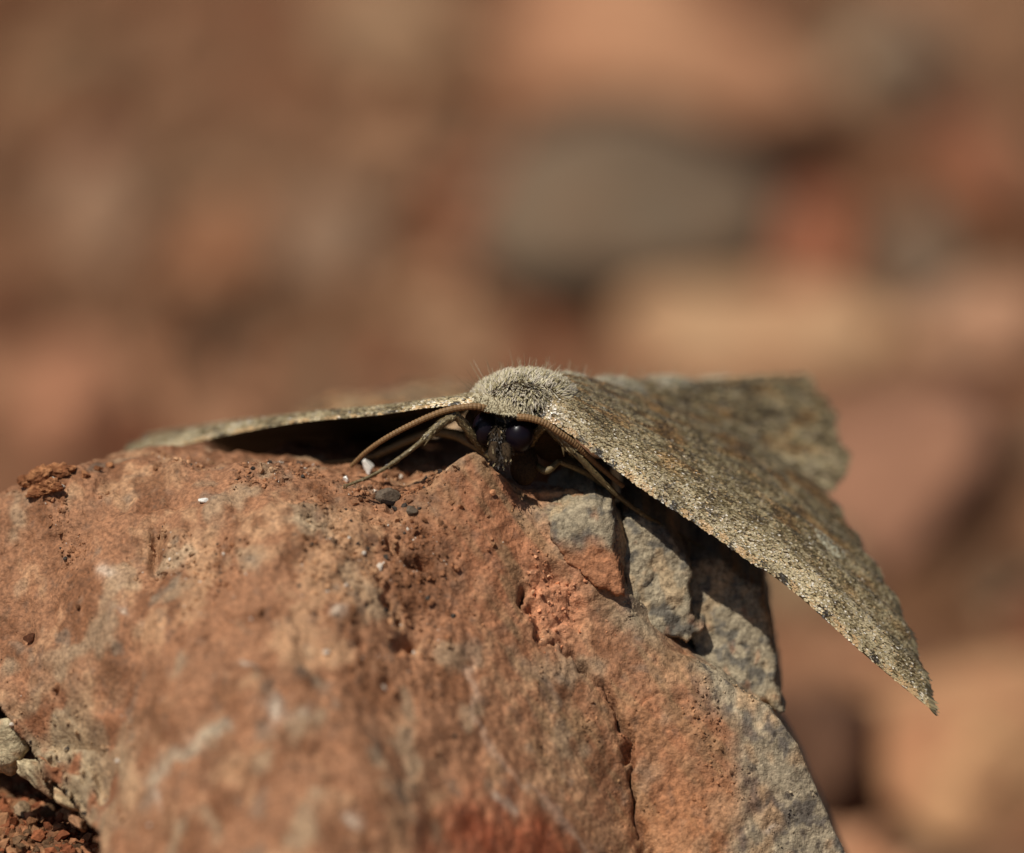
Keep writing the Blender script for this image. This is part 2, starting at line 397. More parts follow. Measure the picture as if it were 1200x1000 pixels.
# ---- pigment
K = lambda *c: srgb(*c)
PX2, PY2 = PX + 26 * fbm(P3 / 1.6, 3, 131), PY + 26 * fbm(P3 / 1.6, 3, 133)
def blob2(cx, cy, rx, ry, p=1.): return np.clip(1.5 * np.exp(-(((PX2 - cx) / rx) ** 2 + ((PY2 - cy) / ry) ** 2)) ** p, 0, 1)
col = np.broadcast_to(K(160, 110, 77), XX.shape + (3,)).copy()
col = lerp(col, K(188, 142, 104), sstep(.0, .6, fbm(P3 / 2.4, 4, 141, .65)) * .85)
col = lerp(col, K(126, 80, 50), sstep(.05, .6, fbm(P3 / 1.8, 4, 143, .65)) * .8)
col = lerp(col, K(170, 146, 116), sstep(.25, .65, fbm(P3 / 1.7, 3, 147)) * .55)
col = lerp(col, K(120, 106, 90), sstep(.42, .75, fbm(P3 / 1.2, 3, 149)) * .5)
col = lerp(col, K(172, 108, 72), blob2(580, 640, 50, 120) * .6)
col = lerp(col, K(150, 116, 82), sstep(-.1, .5, fbm(np.stack([XX + SS, SS - XX, NR], -1) / np.array([.7, 3.5, 2.]), 3, 151)) * crisp * .75)
gr = np.clip(sstep(690, 760, PX2) * sstep(40, -60, PY2 - (760 + (PX2 - 790) * .35)) + sstep(-25, 25, PX2 - (862 + (PY2 - 860) * .05)) * sstep(790, 850, PX2) + blob2(690, 610, 42, 28) + sstep(800, 830, PX2) * sstep(860, 800, PY2), 0, 1)
gcol = lerp(np.broadcast_to(K(168, 152, 126), col.shape), K(110, 102, 92), sstep(.05, .45, fbm(P3 / .9, 4, 153, .6)))
gcol = lerp(gcol, K(186, 150, 112), sstep(.15, .6, fbm(P3 / 1.5, 3, 157)) * .8)
col = lerp(col, gcol, gr * .95)
col = lerp(col, K(212, 142, 102), vein * (.5 + .4 * (cid > .3)))
col = lerp(col, K(200, 130, 82), blob2(800, 960, 60, 55) * .45)
col = lerp(col, K(190, 120, 78), blob2(770, 860, 45, 40) * .4)
col = lerp(col, K(150, 66, 34), blob2(590, 990, 75, 45) * .75)
col = lerp(col, K(178, 160, 136), np.exp(-(pdist([(175, 920), (200, 885), (240, 862), (262, 850)]) / 8) ** 2) * .75)
col = lerp(col, K(196, 160, 134), np.exp(-(pdist([(548, 790), (560, 850), (600, 910), (660, 960), (690, 1000)]) / 4.5) ** 2) * .6)
col = lerp(col, K(200, 172, 138), blob2(355, 600, 26, 10) * .6 + blob2(205, 650, 26, 14) * .6)
for (bx, by, br) in ((335, 825, 16), (185, 940, 12), (290, 765, 8), (585, 950, 8), (912, 988, 8), (130, 672, 16), (400, 725, 7), (150, 720, 8), (430, 950, 10)):
    col = lerp(col, K(216, 194, 172), np.clip(1.4 * np.exp(-(np.hypot(PX2 - bx, PY2 - by) / (br * .75)) ** 2), 0, 1) * .6)
low2 = np.clip(low * 1.3, 0, 1)
col = lerp(col, lerp(np.broadcast_to(K(176, 154, 122), col.shape), K(150, 92, 60), sstep(-.1, .4, fbm(P3 / 1.1, 2, 161))), low2 * .85)
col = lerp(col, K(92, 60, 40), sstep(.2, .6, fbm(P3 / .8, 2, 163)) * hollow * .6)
col = lerp(col, K(96, 84, 74), sstep(.5, .62, fbm(P3 / .42, 2, 167)) * (.25 + .5 * gr))
col = lerp(col, K(96, 62, 42), np.exp(-(crack / 3.) ** 2) * .6)
# ---- mesh
pts = cam2w(XX, *vd(SS, NF))
bottom = -1.5
ptsz = pts.copy(); ptsz[..., 2] = np.maximum(ptsz[..., 2], bottom)
whole = inside.copy(); inside = inside & ~cut
idx = -np.ones(inside.shape, int); idx[inside] = np.arange(inside.sum())
cell = inside[:-1, :-1] & inside[1:, :-1] & inside[1:, 1:] & inside[:-1, 1:]
rf = np.stack([idx[:-1, :-1], idx[1:, :-1], idx[1:, 1:], idx[:-1, 1:]], -1)[cell]
rv = ptsz[inside]; rc = col[inside]
# skirt: the rim runs down into the ground so that the rock is a solid body
from collections import Counter
ed = np.concatenate([rf[:, [0, 1]], rf[:, [1, 2]], rf[:, [2, 3]], rf[:, [3, 0]]])
key = np.sort(ed, 1); _, inv, cnt = np.unique(key[:, 0] * 10000000 + key[:, 1], return_inverse=True, return_counts=True)
be = ed[cnt[inv] == 1]; bu = np.unique(be); mp = {int(a): len(rv) + k for k, a in enumerate(bu)}
sk = rv[bu].copy(); cen = np.array([0, 4, 0]); sk[:, :2] = cen[:2] + (sk[:, :2] - cen[:2]) * .97; sk[:, 2] = bottom - .5
# under the broken lower-left edge the rock runs back before it goes down
cutb = blur((~whole | cut).astype(float), 2)[inside][bu] * (PX[inside][bu] < 135) * (PY[inside][bu] > 780) > .05
sk[cutb] = rv[bu][cutb] + 9 * F_ + np.array([2.5, 0, 0])
sf = np.array([[b, a, mp[int(a)], mp[int(b)]] for a, b in be])
rv = np.concatenate([rv, sk]); rc = np.concatenate([rc, rc[bu]]); rf = np.concatenate([rf, sf])
rock_base = np.array([-2., 2., 0.])
rock = empty('rock', rock_base)
tag(rock, 'rust-red rock with grey fractured right side that the moth sits on', 'rock')
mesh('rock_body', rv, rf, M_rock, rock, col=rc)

def rock_at(px, py):             # surface point of the rock seen at a pixel, and its normal
    v, d = vd(SS, NF); kx = PXMM * (1 + d / DIST)
    qx, qy = 600 + XX / kx, 500 - v / kx
    e = np.hypot(qx - px, qy - py); e[~inside] = 1e9
    near = e < max(2.5, e.min() + .5)
    dd = np.where(near, d, 1e9); i, j = np.unravel_index(np.argmin(dd), dd.shape)
    p = pts[i, j]
    i2, j2 = min(i + 4, nx - 1), min(j + 4, ns - 1); i1, j1 = max(i - 4, 0), max(j - 4, 0)
    nn = np.cross(pts[i2, j] - pts[i1, j], pts[i, j2] - pts[i, j1]); nn /= np.linalg.norm(nn) + 1e-9
    return p, nn
gN = np.cross(np.gradient(pts, axis=0), np.gradient(pts, axis=1)); gN /= np.linalg.norm(gN, axis=-1)[..., None] + 1e-12
def rock_scatter(k, region, seed):
    r = np.random.default_rng(seed)
    wt = (region * inside).ravel(); c = np.cumsum(wt); s = np.searchsorted(c, r.random(k) * c[-1])
    return pts.reshape(-1, 3)[s], gN.reshape(-1, 3)[s], s
dust = sstep(-.05, .5, fbm(P3 / 2.2, 2, 201)) * sstep(760, 640, PY) * sstep(540, 480, PX) * sstep(-80, 0, PX) * sstep(4, 2, d_) * (PY > 500)
p_, n_, s_ = rock_scatter(5200, dust + hollow * .8 + low * .5, 5)
sz = .022 + .10 * rng.random(len(p_)) ** 6
cc = col.reshape(-1, 3)[s_] * rng.uniform(.55, 1.35, (len(p_), 1)); cc[rng.random(len(p_)) < .04] = srgb(215, 200, 185); cc[rng.random(len(p_)) < .06] = srgb(70, 62, 56)
scatter('soil_crumbs', p_, n_, sz, cc, M_crumb, rock, seed=3)
p_, n_, s_ = rock_scatter(160, vein, 6)
scatter('vein_crumbs', p_, n_, .03 + .07 * rng.random(160) ** 3, lerp(np.broadcast_to(srgb(206, 128, 86), (160, 3)), srgb(218, 164, 126), rng.random(160)), M_crumb, rock, seed=4)
p_, n_, s_ = rock_scatter(900, sstep(.1, .5, fbm(P3 / 1.5, 2, 203)) * crisp * sstep(4, 2, d_) * (PY < 1010), 8)
scatter('grit', p_, n_, .02 + .05 * rng.random(900) ** 3, col.reshape(-1, 3)[s_] * rng.uniform(.5, 1.4, (900, 1)), M_crumb, rock, seed=6)

def block(name, outline, dpts, back, amp, colf, seed, h=.065):
    """a broken slab: outline (photo x, y) at depths dpts, its edges run straight back into the rock"""
    o3 = px2xvd(np.array([(a, b, d) for (a, b), d in zip(outline, dpts)], float)); o2 = o3[:, :2]
    A = np.c_[o2, np.ones(len(o2))]; pl = np.linalg.lstsq(A, o3[:, 2], rcond=None)[0]
    xs = np.arange(o2[:, 0].min() - .3, o2[:, 0].max() + .3, h); vs_ = np.arange(o2[:, 1].min() - .3, o2[:, 1].max() + .3, h)
    X, V = np.meshgrid(xs, vs_, indexing='ij'); q3 = np.stack([X, V, 0 * X], -1)
    jx, jv = X + .16 * fbm(q3 / .7, 3, seed), V + .16 * fbm(q3 / .7, 3, seed + 2)
    dist = np.full(X.shape, 1e9); ins = np.zeros(X.shape, bool)
    for a, b in zip(o2, np.roll(o2, -1, 0)):
        ab = b - a; t_ = np.clip(((jx - a[0]) * ab[0] + (jv - a[1]) * ab[1]) / (ab @ ab), 0, 1)
        dist = np.minimum(dist, np.hypot(jx - a[0] - t_ * ab[0], jv - a[1] - t_ * ab[1]))
        c = ((a[1] > jv) != (b[1] > jv)) & (jx < (b[0] - a[0]) * (jv - a[1]) / (b[1] - a[1] + 1e-12) + a[0]); ins ^= c
    w1_, w2_, id_ = worley(q3 / np.array([1.1, .8, 1.]) + .5 * fbm(q3 / .8, 2, seed + 4)[..., None], seed)
    D = pl[0] * X + pl[1] * V + pl[2] + amp * (fbm(q3 / 1.3, 3, seed + 6) + .8 * (id_ - .5) + .35 * fbm(q3 / .35, 2, seed + 8)) + .22 * np.exp(-dist / .10)
    pp = cam2w(X, V, D); ix = -np.ones(X.shape, int); ix[ins] = np.arange(ins.sum())
    ce = ins[:-1, :-1] & ins[1:, :-1] & ins[1:, 1:] & ins[:-1, 1:]
    f = np.stack([ix[:-1, :-1], ix[1:, :-1], ix[1:, 1:], ix[:-1, 1:]], -1)[ce]
    v = pp[ins]; c = colf(q3[ins] + seed, pp[ins])
    e = np.concatenate([f[:, [0, 1]], f[:, [1, 2]], f[:, [2, 3]], f[:, [3, 0]]]); ky = np.sort(e, 1)
    _, iv, cn = np.unique(ky[:, 0] * 10000000 + ky[:, 1], return_inverse=True, return_counts=True); e = e[cn[iv] == 1]; u_ = np.unique(e)
    prev = {int(a): int(a) for a in u_}; vv_, ff_, cc_ = [v], [f], [c]; tot = len(v)
    for k_, y_ in enumerate(np.linspace(0, back, 9)[1:]):
        rg = v[u_] + np.array([0, y_, 0]); rg = rg + amp * .7 * np.stack([fbm(rg / .8, 2, seed + 11), 0 * rg[:, 0], fbm(rg / .8, 2, seed + 13)], -1)
        cur = {int(a): tot + i for i, a in enumerate(u_)}; tot += len(u_)
        vv_.append(rg); cc_.append(colf(rg + seed, rg)); ff_.append(np.array([[prev[int(b)], prev[int(a)], cur[int(a)], cur[int(b)]] for a, b in e])); prev = cur
    return mesh(name, np.concatenate(vv_), np.concatenate(ff_), M_rock, rock, col=np.concatenate(cc_))
def grey_col(q, p):
    c = lerp(np.broadcast_to(srgb(164, 148, 122), q.shape), srgb(112, 104, 92), sstep(.05, .45, fbm(p / .75, 3, 153, .6)))
    c = lerp(c, srgb(186, 158, 122), sstep(.1, .5, fbm(p / .9, 3, 157)) * .8)
    return lerp(c, srgb(170, 116, 82), sstep(.4, .8, fbm(p / .8, 3, 159)) * .5)
def ledge_col(q, p):
    c = grey_col(q, p); zz = (p - ORI) @ U_
    return lerp(c, srgb(170, 112, 76), sstep(-3.6, -4.6, zz + .5 * fbm(p / .8, 2, 171)))
block('slab', [(727, 602), (745, 598), (772, 611), (800, 641), (812, 660), (809, 700), (821, 735), (808, 757), (770, 742), (733, 705)], [1.0, 1.2, 1.3, 1.4, 1.5, 1.4, 1.2, .9, .7, .8], 6, .13, grey_col, 21)
block('slab', [(798, 660), (842, 652), (897, 688), (906, 745), (913, 790), (921, 838), (880, 822), (826, 785), (800, 745)], [2.2, 2.6, 2.7, 2.4, 2.2, 2.0, 1.7, 1.6, 1.9], 7, .12, grey_col, 27)
block('ledge', [(642, 608), (670, 592), (698, 586), (718, 590), (725, 611), (722, 642), (730, 672), (736, 700), (700, 690), (668, 664), (646, 640)], [-.25, -.15, -.1, 0, -.05, -.3, -.35, -.2, -.45, -.6, -.5], 4, .10, ledge_col, 33)

# clod of earth stuck on the left shoulder: lumps joined as one part
cl = [(52, 562, 1.3, 15), (70, 556, 1.4, 13), (44, 577, 1.0, 12), (62, 574, .9, 13), (32, 566, 1.5, 10), (82, 551, 1.6, 8), (100, 556, 1.2, 6), (115, 550, 1.2, 5), (128, 545, 1.2, 5)]
vs, fs, off = [], [], 0
for k, (x, y, d, r_) in enumerate(cl):
    v, f = pebble(900 + k, 4, 14, .6, .22); p, nn = rock_at(x, y)
    rr = r_ * PXMM * np.array([1.15, .8, .85]); v = v * rr; v = v * (1 + .18 * fbm(v / .18, 3, 40 + k))[:, None]
    vs.append(p + nn * r_ * PXMM * .35 + v); fs.append(f + off); off += len(v)
vs = np.concatenate(vs); clod_c = lerp(np.broadcast_to(srgb(128, 78, 48), vs.shape), srgb(172, 116, 76), sstep(-.2, .5, fbm(vs / .3, 2, 45)))
mesh('earth_clod', vs, np.concatenate(fs), M_crumb, rock, col=clod_c, smooth=False)
# loose pale plates in the broken lower-left edge
for k, (x, y, d, sx, sy, rot, c) in enumerate([(0, 872, -.9, 50, 62, -25, (196, 178, 142)), (46, 908, -1.3, 70, 22, -42, (184, 164, 130)), (84, 940, -2.0, 60, 18, -34, (188, 160, 122)), (60, 890, -1.7, 26, 9, -25, (172, 120, 84)), (108, 896, -2.4, 20, 18, -35, (176, 100, 62)), (26, 950, 1.6, 22, 12, -50, (170, 140, 108)), (95, 965, -2.4, 26, 10, -30, (168, 122, 88))]):
    v, f = pebble(950 + k, 4, 10, .55, .12)
    a = math.radians(rot); v = v * np.array([sx, 40, sy]) * PXMM * np.array([.62, .6, .62])
    v = np.stack([v[:, 0] * math.cos(a) - v[:, 2] * math.sin(a), v[:, 1], v[:, 0] * math.sin(a) + v[:, 2] * math.cos(a)], -1)
    v = v * (1 + .08 * fbm(v / .4, 3, 60 + k))[:, None] + W((x, y, d + .5))
    mesh('plate', v, f, M_rock, rock, col=lerp(np.broadcast_to(srgb(*c), v.shape), srgb(150, 96, 62), sstep(0, .6, fbm(v / .7, 2, 71 + k)) * .6))

# ------------------------------------------------------------------ loose grains lying on the rock
def grain(name, px, py, r_, mat, label, cat, seed, lift=.5, shape=(1, 1, 1), col=None):
    p, nn = rock_at(px, py); v, f = pebble(seed, 4, 11, .62, .05)
    v = v * r_ * PXMM * np.array(shape) + p + nn * r_ * PXMM * lift
    o = mesh(name, v, f, mat, base=p, smooth=False, col=col); tag(o, label, cat); return o
grain('quartz_grain', 429, 551, 10, M_quartz, 'bright white quartz grain on the rock beside the moth\'s long foreleg', 'grain', 11, shape=(.85, .7, 1.1))
grain('quartz_chip', 407, 562, 4, M_quartz, 'tiny white chip just beyond the end of the moth\'s foreleg', 'chip', 12)
grain('dark_pebble', 456, 583, 13, M_darkgrain, 'dark grey pebble lodged on the red rock below the foreleg', 'pebble', 13, lift=.25, shape=(1.25, .8, .75))
grain('dark_grit', 483, 597, 7, M_darkgrain, 'small blackish grit crumb next to the dark grey pebble', 'grit', 14, lift=.3)
grain('rust_crumb', 36, 748, 10, M_rust, 'dark rust-brown crumb on the left flank of the rock', 'crumb', 15, lift=.2, shape=(1.2, .8, .8))
grain('white_fleck', 240, 585, 5, M_quartz, 'small white fleck on the dusty shoulder of the red rock', 'fleck', 16, lift=.2, shape=(1.4, .8, .5))

# ------------------------------------------------------------------ the moth
MB = W((600, 560, 3.0))
moth = empty('moth', MB)
tag(moth, 'speckled grey-brown moth resting on the rock with wings spread', 'moth')

def spline(pts_, n_):
    """smooth curve through points, evenly spaced"""
    p = np.asarray(pts_, float); q = np.concatenate([[2 * p[0] - p[1]], p, [2 * p[-1] - p[-2]]])
    out = []
    for k in range(len(p) - 1):
        t_ = np.linspace(0, 1, 24, endpoint=False)[:, None]; a, b, c, d = q[k:k + 4]
        out.append(.5 * ((2 * b) + (c - a) * t_ + (2 * a - 5 * b + 4 * c - d) * t_ ** 2 + (3 * b - a - 3 * c + d) * t_ ** 3))
    out = np.concatenate(out + [p[-1:]]); L_ = np.concatenate([[0], np.cumsum(np.linalg.norm(np.diff(out, axis=0), axis=1))])
    s = np.linspace(0, L_[-1], n_)
    return np.stack([np.interp(s, L_, out[:, k]) for k in range(out.shape[1])], -1)

class Wing:
    def __init__(self, costa, outer, hind, camber, up, nu=90, nv=60, seed=0, wave=.08):
        C, M_, D = (px2xvd(np.array(a, float)) for a in (costa, outer, hind))
        C = spline(C, nu); M_ = spline(M_, nv); D = spline(D[::-1], nu)
        Lr = np.linspace(0, 1, nv)[:, None] * (D[0] - C[0]) + C[0]
        u = np.linspace(0, 1, nu)[:, None, None]; v = np.linspace(0, 1, nv)[None, :, None]
        P = (1 - v) * C[:, None] + v * D[:, None] + (1 - u) * Lr[None] + u * M_[None] \
            - ((1 - u) * (1 - v) * C[0] + u * (1 - v) * C[-1] + (1 - u) * v * D[0] + u * v * D[-1])
        du = np.gradient(P, axis=0); dv = np.gradient(P, axis=1); N_ = np.cross(du, dv); N_ /= np.linalg.norm(N_, axis=-1)[..., None] + 1e-12
        if np.mean(N_ @ np.array(up)) < 0: N_ = -N_
        uu, vv = u[..., 0], v[..., 0]
        h, vlen = camber
        prof = h * (1 - np.exp(-vv / vlen)) * (1 - .75 * vv) * (np.clip((1 - uu) / .25, 0, 1) ** .6)
        # veins as soft ribs running to the outer margin, and slight waviness
        rib = .085 * np.cos(vv * 2 * math.pi * 6.5 + 1.2 * np.sin(uu * 2)) * sstep(.1, .5, uu) * sstep(0, .12, vv)
        wv = wave * noise(np.stack([uu * 3 + seed + 0 * vv, vv * 3 + 0 * uu, 0 * uu + 0 * vv], -1), seed)
        P = P + N_ * (prof + rib + wv)[..., None]
        self.P = P; du = np.gradient(P, axis=0); dv = np.gradient(P, axis=1); N_ = np.cross(du, dv); N_ /= np.linalg.norm(N_, axis=-1)[..., None] + 1e-12
        if np.mean(N_ @ np.array(up)) < 0: N_ = -N_
        self.N = N_; self.du = du; self.dv = dv; self.nu, self.nv = nu, nv
        self.area = np.linalg.norm(np.cross(du, dv), axis=-1)[:-1, :-1]
    def world(self, p): return cam2w(p[..., 0], p[..., 1], p[..., 2])
    def membrane(self, parent, name):
        nu, nv = self.nu, self.nv
        top = self.world(self.P + self.N * .012).reshape(-1, 3); bot = self.world(self.P - self.N * .012).reshape(-1, 3)
        I = np.arange(nu * nv).reshape(nu, nv); f = np.stack([I[:-1, :-1], I[1:, :-1], I[1:, 1:], I[:-1, 1:]], -1).reshape(-1, 4)
        K_ = nu * nv
        rim = np.concatenate([I[0, :], I[1:, -1], I[-1, -2::-1], I[-2:0:-1, 0]]); r2 = np.roll(rim, -1)
        side = np.stack([rim, r2, r2 + K_, rim + K_], -1)
        return mesh(name, np.concatenate([top, bot]), np.concatenate([f, f[:, ::-1] + K_, side]), M_membrane, parent)
    def sample(self, k, r):
        c = np.cumsum(self.area.ravel()); s = np.searchsorted(c, r.random(k) * c[-1]); i, j = np.unravel_index(s, self.area.shape)
        a, b = r.random(k), r.random(k)
        g = lambda A: (A[i, j] * ((1 - a) * (1 - b))[:, None] + A[i + 1, j] * (a * (1 - b))[:, None] + A[i, j + 1] * ((1 - a) * b)[:, None] + A[i + 1, j + 1] * (a * b)[:, None])
        return g(self.P), g(self.N), g(self.du), g(self.dv), (i + a) / (self.nu - 1), (j + b) / (self.nv - 1)

def unit(a): return a / (np.linalg.norm(a, axis=-1)[..., None] + 1e-12)
def flakes(p, nrm, direc, length, width, lift, cols, name, mat, parent, r):
    """scale-shaped flakes: base, two shoulders, blunt tip"""
    k = len(p); direc = unit(direc - nrm * np.sum(direc * nrm, -1)[:, None]); side = np.cross(direc, nrm)
    roll = r.normal(0, .22, k)[:, None]; side = side * np.cos(roll) + nrm * np.sin(roll)
    tip = direc * np.cos(lift)[:, None] + nrm * np.sin(lift)[:, None]
    b = p + nrm * .012
    l, w_ = length[:, None], width[:, None]
    v = np.stack([b - side * w_ * .22, b + side * w_ * .22, b + tip * l * .55 + side * w_ * .5, b + tip * l * .95 + side * w_ * .3 + nrm * .006,
                  b + tip * l * .95 - side * w_ * .3 + nrm * .006, b + tip * l * .55 - side * w_ * .5], 1)
    wv = cam2w(v[..., 0], v[..., 1], v[..., 2]).reshape(-1, 3)
    f0 = np.array([[0, 1, 2, 5], [5, 2, 3, 4]]); f = (f0[None] + (np.arange(k) * 6)[:, None, None]).reshape(-1, 4)
    o = mesh(name, wv, f, mat, parent, col=np.repeat(cols, 6, 0), smooth=False); o['kind'] = 'stuff'; return o

SCALE = .88 * np.array([srgb(196, 184, 152), srgb(158, 146, 112), srgb(118, 104, 70), srgb(74, 62, 38), srgb(46, 40, 28), srgb(206, 178, 134), srgb(170, 158, 140)])
def wing_cols(u, v, p, r, seed, pale=0.):
    cl = fbm(np.stack([u * 22, v * 26, 0 * u], -1), 3, seed)
    fine_ = noise(p / .22, seed + 5)
    tone = cl * .55 + fine_ * .45 + r.normal(0, .32, len(u)) - pale
    # cross lines and bands of the wing
    tone += .35 * np.exp(-((u - .40 - .04 * np.sin(v * 9)) / .03) ** 2) + .4 * np.exp(-((u - .70 - .05 * np.sin(v * 14)) / .025) ** 2)
    tone -= .35 * np.exp(-((u - .80 - .05 * np.sin(v * 16 + 1)) / .03) ** 2)
    k = np.select([tone < -.42, tone < -.05, tone < .35, tone < .75], [0, 1, 2, 3], 4)
    rr = r.random(len(u)); k = np.where(rr < .06, 5, np.where(rr > .93, 6, k))
    return SCALE[k] * r.uniform(.85, 1.12, (len(u), 1)), tone
def dress(wg, part, k, size, seed, fringe=900, costa_sheen_spots=True, dim=1.):
    r = np.random.default_rng(seed)
    p, nn, du, dv, u, v = wg.sample(k, r)
    sheen_band = np.exp(-v / .13) * (.62 + .9 * noise(np.stack([u * 9, v * 5, 0 * u], -1), seed + 3))  # pale front edge plus its sunlit sheen, put into the scale colours
    pale = .85 * sheen_band + .2 * np.exp(-u / .2) - .38 * v - .35 * noise(np.stack([u * 6, v * 30, 0 * u], -1), seed + 9)
    c, tone = wing_cols(u, v, p, r, seed, pale)
    c = (c * .8 + .2 * srgb(122, 106, 74)) * np.array([1.06, .995, .92]) * dim
    c = lerp(c, c * np.array([1.05, .78, .52]), sstep(.05, .5, fbm(np.stack([u * 7, v * 9, 0 * u], -1), 2, seed + 12)) * sstep(.1, .3, v) * .8)
    if costa_sheen_spots:
        c = c * (1 + .8 * np.clip(sheen_band, 0, 1))[:, None]  # highlight along the costa painted by brightening the scales
        glint = r.random(len(u)) < .16 * np.clip(sheen_band, 0, 1); c[glint] = srgb(238, 228, 212)  # sparkle painted as scattered near-white scales
        e = v < .03
        sp = noise(np.stack([u * 38, 0 * u, 0 * u], -1), seed) + .15 * r.normal(size=len(u))
        c[e & (sp > .12)] = srgb(204, 166, 116); c[e & (sp < -.38)] = srgb(64, 54, 38)
        mk = (np.hypot((u - .80) / .045, (v - .42) / .05) < 1) & (r.random(len(u)) < .4)
        c[mk] = srgb(200, 194, 168)
    direc = unit(du) + .35 * r.normal(size=du.shape) * .5
    flakes(p, nn, direc, size * r.uniform(1.3, 2.1, k), size * r.uniform(.7, 1.05, k), np.radians(r.uniform(2, 12, k)), c, 'wing_scales', M_scale, part, r)
    if fringe:
        t_ = r.random(fringe); j = (t_ * (wg.nv - 1.001)).astype(int); fr = (t_ * (wg.nv - 1.001) - j)[:, None]
        pm = wg.P[-1, j] * (1 - fr) + wg.P[-1, j + 1] * fr; dm = wg.du[-1, j]; nm = wg.N[-1, j]
        cc = np.where((np.sin(t_ * 60)[:, None] > 0), srgb(150, 134, 98), srgb(104, 90, 62)) * r.uniform(.7, 1.15, (fringe, 1)) * dim
        flakes(pm - unit(dm) * .1, nm, unit(dm) + .18 * r.normal(size=dm.shape), .45 * r.uniform(.7, 1.2, fringe), .07 * r.uniform(.7, 1.2, fringe), np.radians(r.uniform(-6, 10, fringe)), cc, 'margin_fringe', M_scale, part, r)

UPR = (.55, .71, -.43); UPL = (-.15, .99, -.1)
# forewing spread over the grey side of the rock (image right)
RF = Wing([(618, 478, -.3), (640, 491, -.55), (662, 503, -.55), (697, 530, -.5), (750, 570, -.4), (800, 603, -.3), (840, 630, -.25), (877, 657, -.2), (903, 673, -.1), (939, 701, 0), (1006, 762, .1), (1050, 799, .2), (1090, 830, .3)],
          [(1090, 830, .3), (1078, 782, 1.4), (1050, 714, 3.0), (1027, 670, 4.4), (1002, 630, 5.8), (981, 597, 7.2), (962, 567, 8.4)],
          [(962, 567, 8.4), (900, 530, 7.9), (800, 485, 6.2), (720, 455, 4.4), (648, 440, 1.8)], (.62, .10), UPR, seed=2)
RH = Wing([(690, 462, 3.6), (780, 500, 6.0), (880, 545, 8.0), (966, 572, 9.0)],
          [(966, 572, 9.0), (986, 541, 10.0), (972, 510, 11.0), (972, 484, 12.0), (950, 461, 13.0), (941, 438, 14.0)],
          [(941, 438, 14.0), (880, 441, 12.0), (800, 446, 9.4), (720, 444, 6.4)], (.12, .2), UPR, seed=3, wave=.16)
# forewing seen edge-on (image left)
LF = Wing([(578, 472, -.25), (555, 474, -.2), (500, 478, .6), (450, 485, 1.4), (390, 492, 2.5), (330, 500, 3.6), (250, 514, 5.0), (190, 529, 6.0), (140, 543, 6.8)],
          [(140, 543, 6.8), (150, 530, 8.5), (172, 515, 10.5), (205, 508, 12.5), (250, 517, 14.0), (292, 550, 15.5)],
          [(292, 550, 15.5), (400, 540, 12), (500, 515, 7.5), (590, 452, 2.6)], (.29, .07), UPL, seed=4)
LH = Wing([(560, 500, 5.0), (480, 518, 8.5), (400, 530, 12), (325, 540, 15.6)],
          [(325, 540, 15.6), (345, 500, 17), (375, 470, 18), (410, 463, 18.5), (440, 462, 18.5), (475, 453, 18), (515, 452, 17), (548, 452, 16)],
          [(548, 452, 16), (580, 455, 12), (600, 458, 8), (610, 462, 5.5)], (.08, .2), UPL, seed=5, wave=.12)
for wg, nm, k, size, fr, cs in ((RF, 'forewing', 52000, .064, 1500, True), (RH, 'hindwing', 9000, .12, 600, False), (LF, 'forewing', 36000, .07, 700, True), (LH, 'hindwing', 6000, .12, 500, False)):
    part = wg.membrane(moth, nm); part['_base'] = list(moth['_base'])
    dress(wg, part, k, size, 300 + int(k / 100), fr, cs, np.array([1.22, 1.0, .92]) if wg is LH else 1.)

# body: head, thorax and abdomen grown into one continuous skin
def ell(c, r3, axis=None):
    v, f = ICO[4]; x = px2xvd(np.array(c, float))
    b0 = np.array([.546, .083, .834]) if axis is None else np.array(axis, float); b0 = b0 / np.linalg.norm(b0)
    s0 = np.cross([0, 1, 0], b0); s0 /= np.linalg.norm(s0); u0 = np.cross(b0, s0)
    return x + v[:, :1] * r3[0] * s0 + v[:, 1:2] * r3[1] * u0 + v[:, 2:] * r3[2] * b0, f
parts = [ell((592, 507, .45), (.86, .80, .72)), ell((585, 516, -.15), (.34, .55, .42)), ell((603, 473, .45), (1.4, .74, .95)), ell((614, 471, 1.5), (1.9, 1.08, 1.6)),
         ell((626, 492, 1.8), (1.35, 1.1, 1.7)), ell((660, 478, 3.7), (1.35, 1.15, 1.6)), ell((712, 478, 6.2), (1.2, 1.0, 2.0)), ell((775, 473, 9.2), (1.05, .9, 2.2)), ell((836, 468, 12.2), (.8, .7, 2.2)), ell((614, 545, .9), (.5, .75, .55)), ell((566, 500, 2.0), (.6, .8, .9)), ell((648, 515, 2.2), (.7, .8, .9))]  # mass under the left wing root is added to darken the gap there
vs = np.concatenate([a for a, _ in parts]); fs = []; off = 0
for a, f in parts: fs.append(f + off); off += len(a)
tmp = bpy.data.meshes.new('tmp'); tmp.from_pydata(vs.tolist(), [], np.concatenate(fs).tolist())
to = link('tmp', tmp); md = to.modifiers.new('r', 'REMESH'); md.mode = 'VOXEL'; md.voxel_size = .09
ms = to.modifiers.new('s', 'SMOOTH'); ms.iterations = 6; ms.factor = .5
dg = bpy.context.evaluated_depsgraph_get(); em = bpy.data.meshes.new_from_object(to.evaluated_get(dg))
bv = np.array([x.co[:] for x in em.vertices]); bn = np.array([x.normal[:] for x in em.vertices]); bfaces = [list(p.vertices) for p in em.polygons]
bpy.data.objects.remove(to); bpy.data.meshes.remove(tmp); bpy.data.meshes.remove(em)
body = mesh('body', cam2w(bv[:, 0], bv[:, 1], bv[:, 2]), bfaces, M_body, moth); body['_base'] = list(moth['_base'])

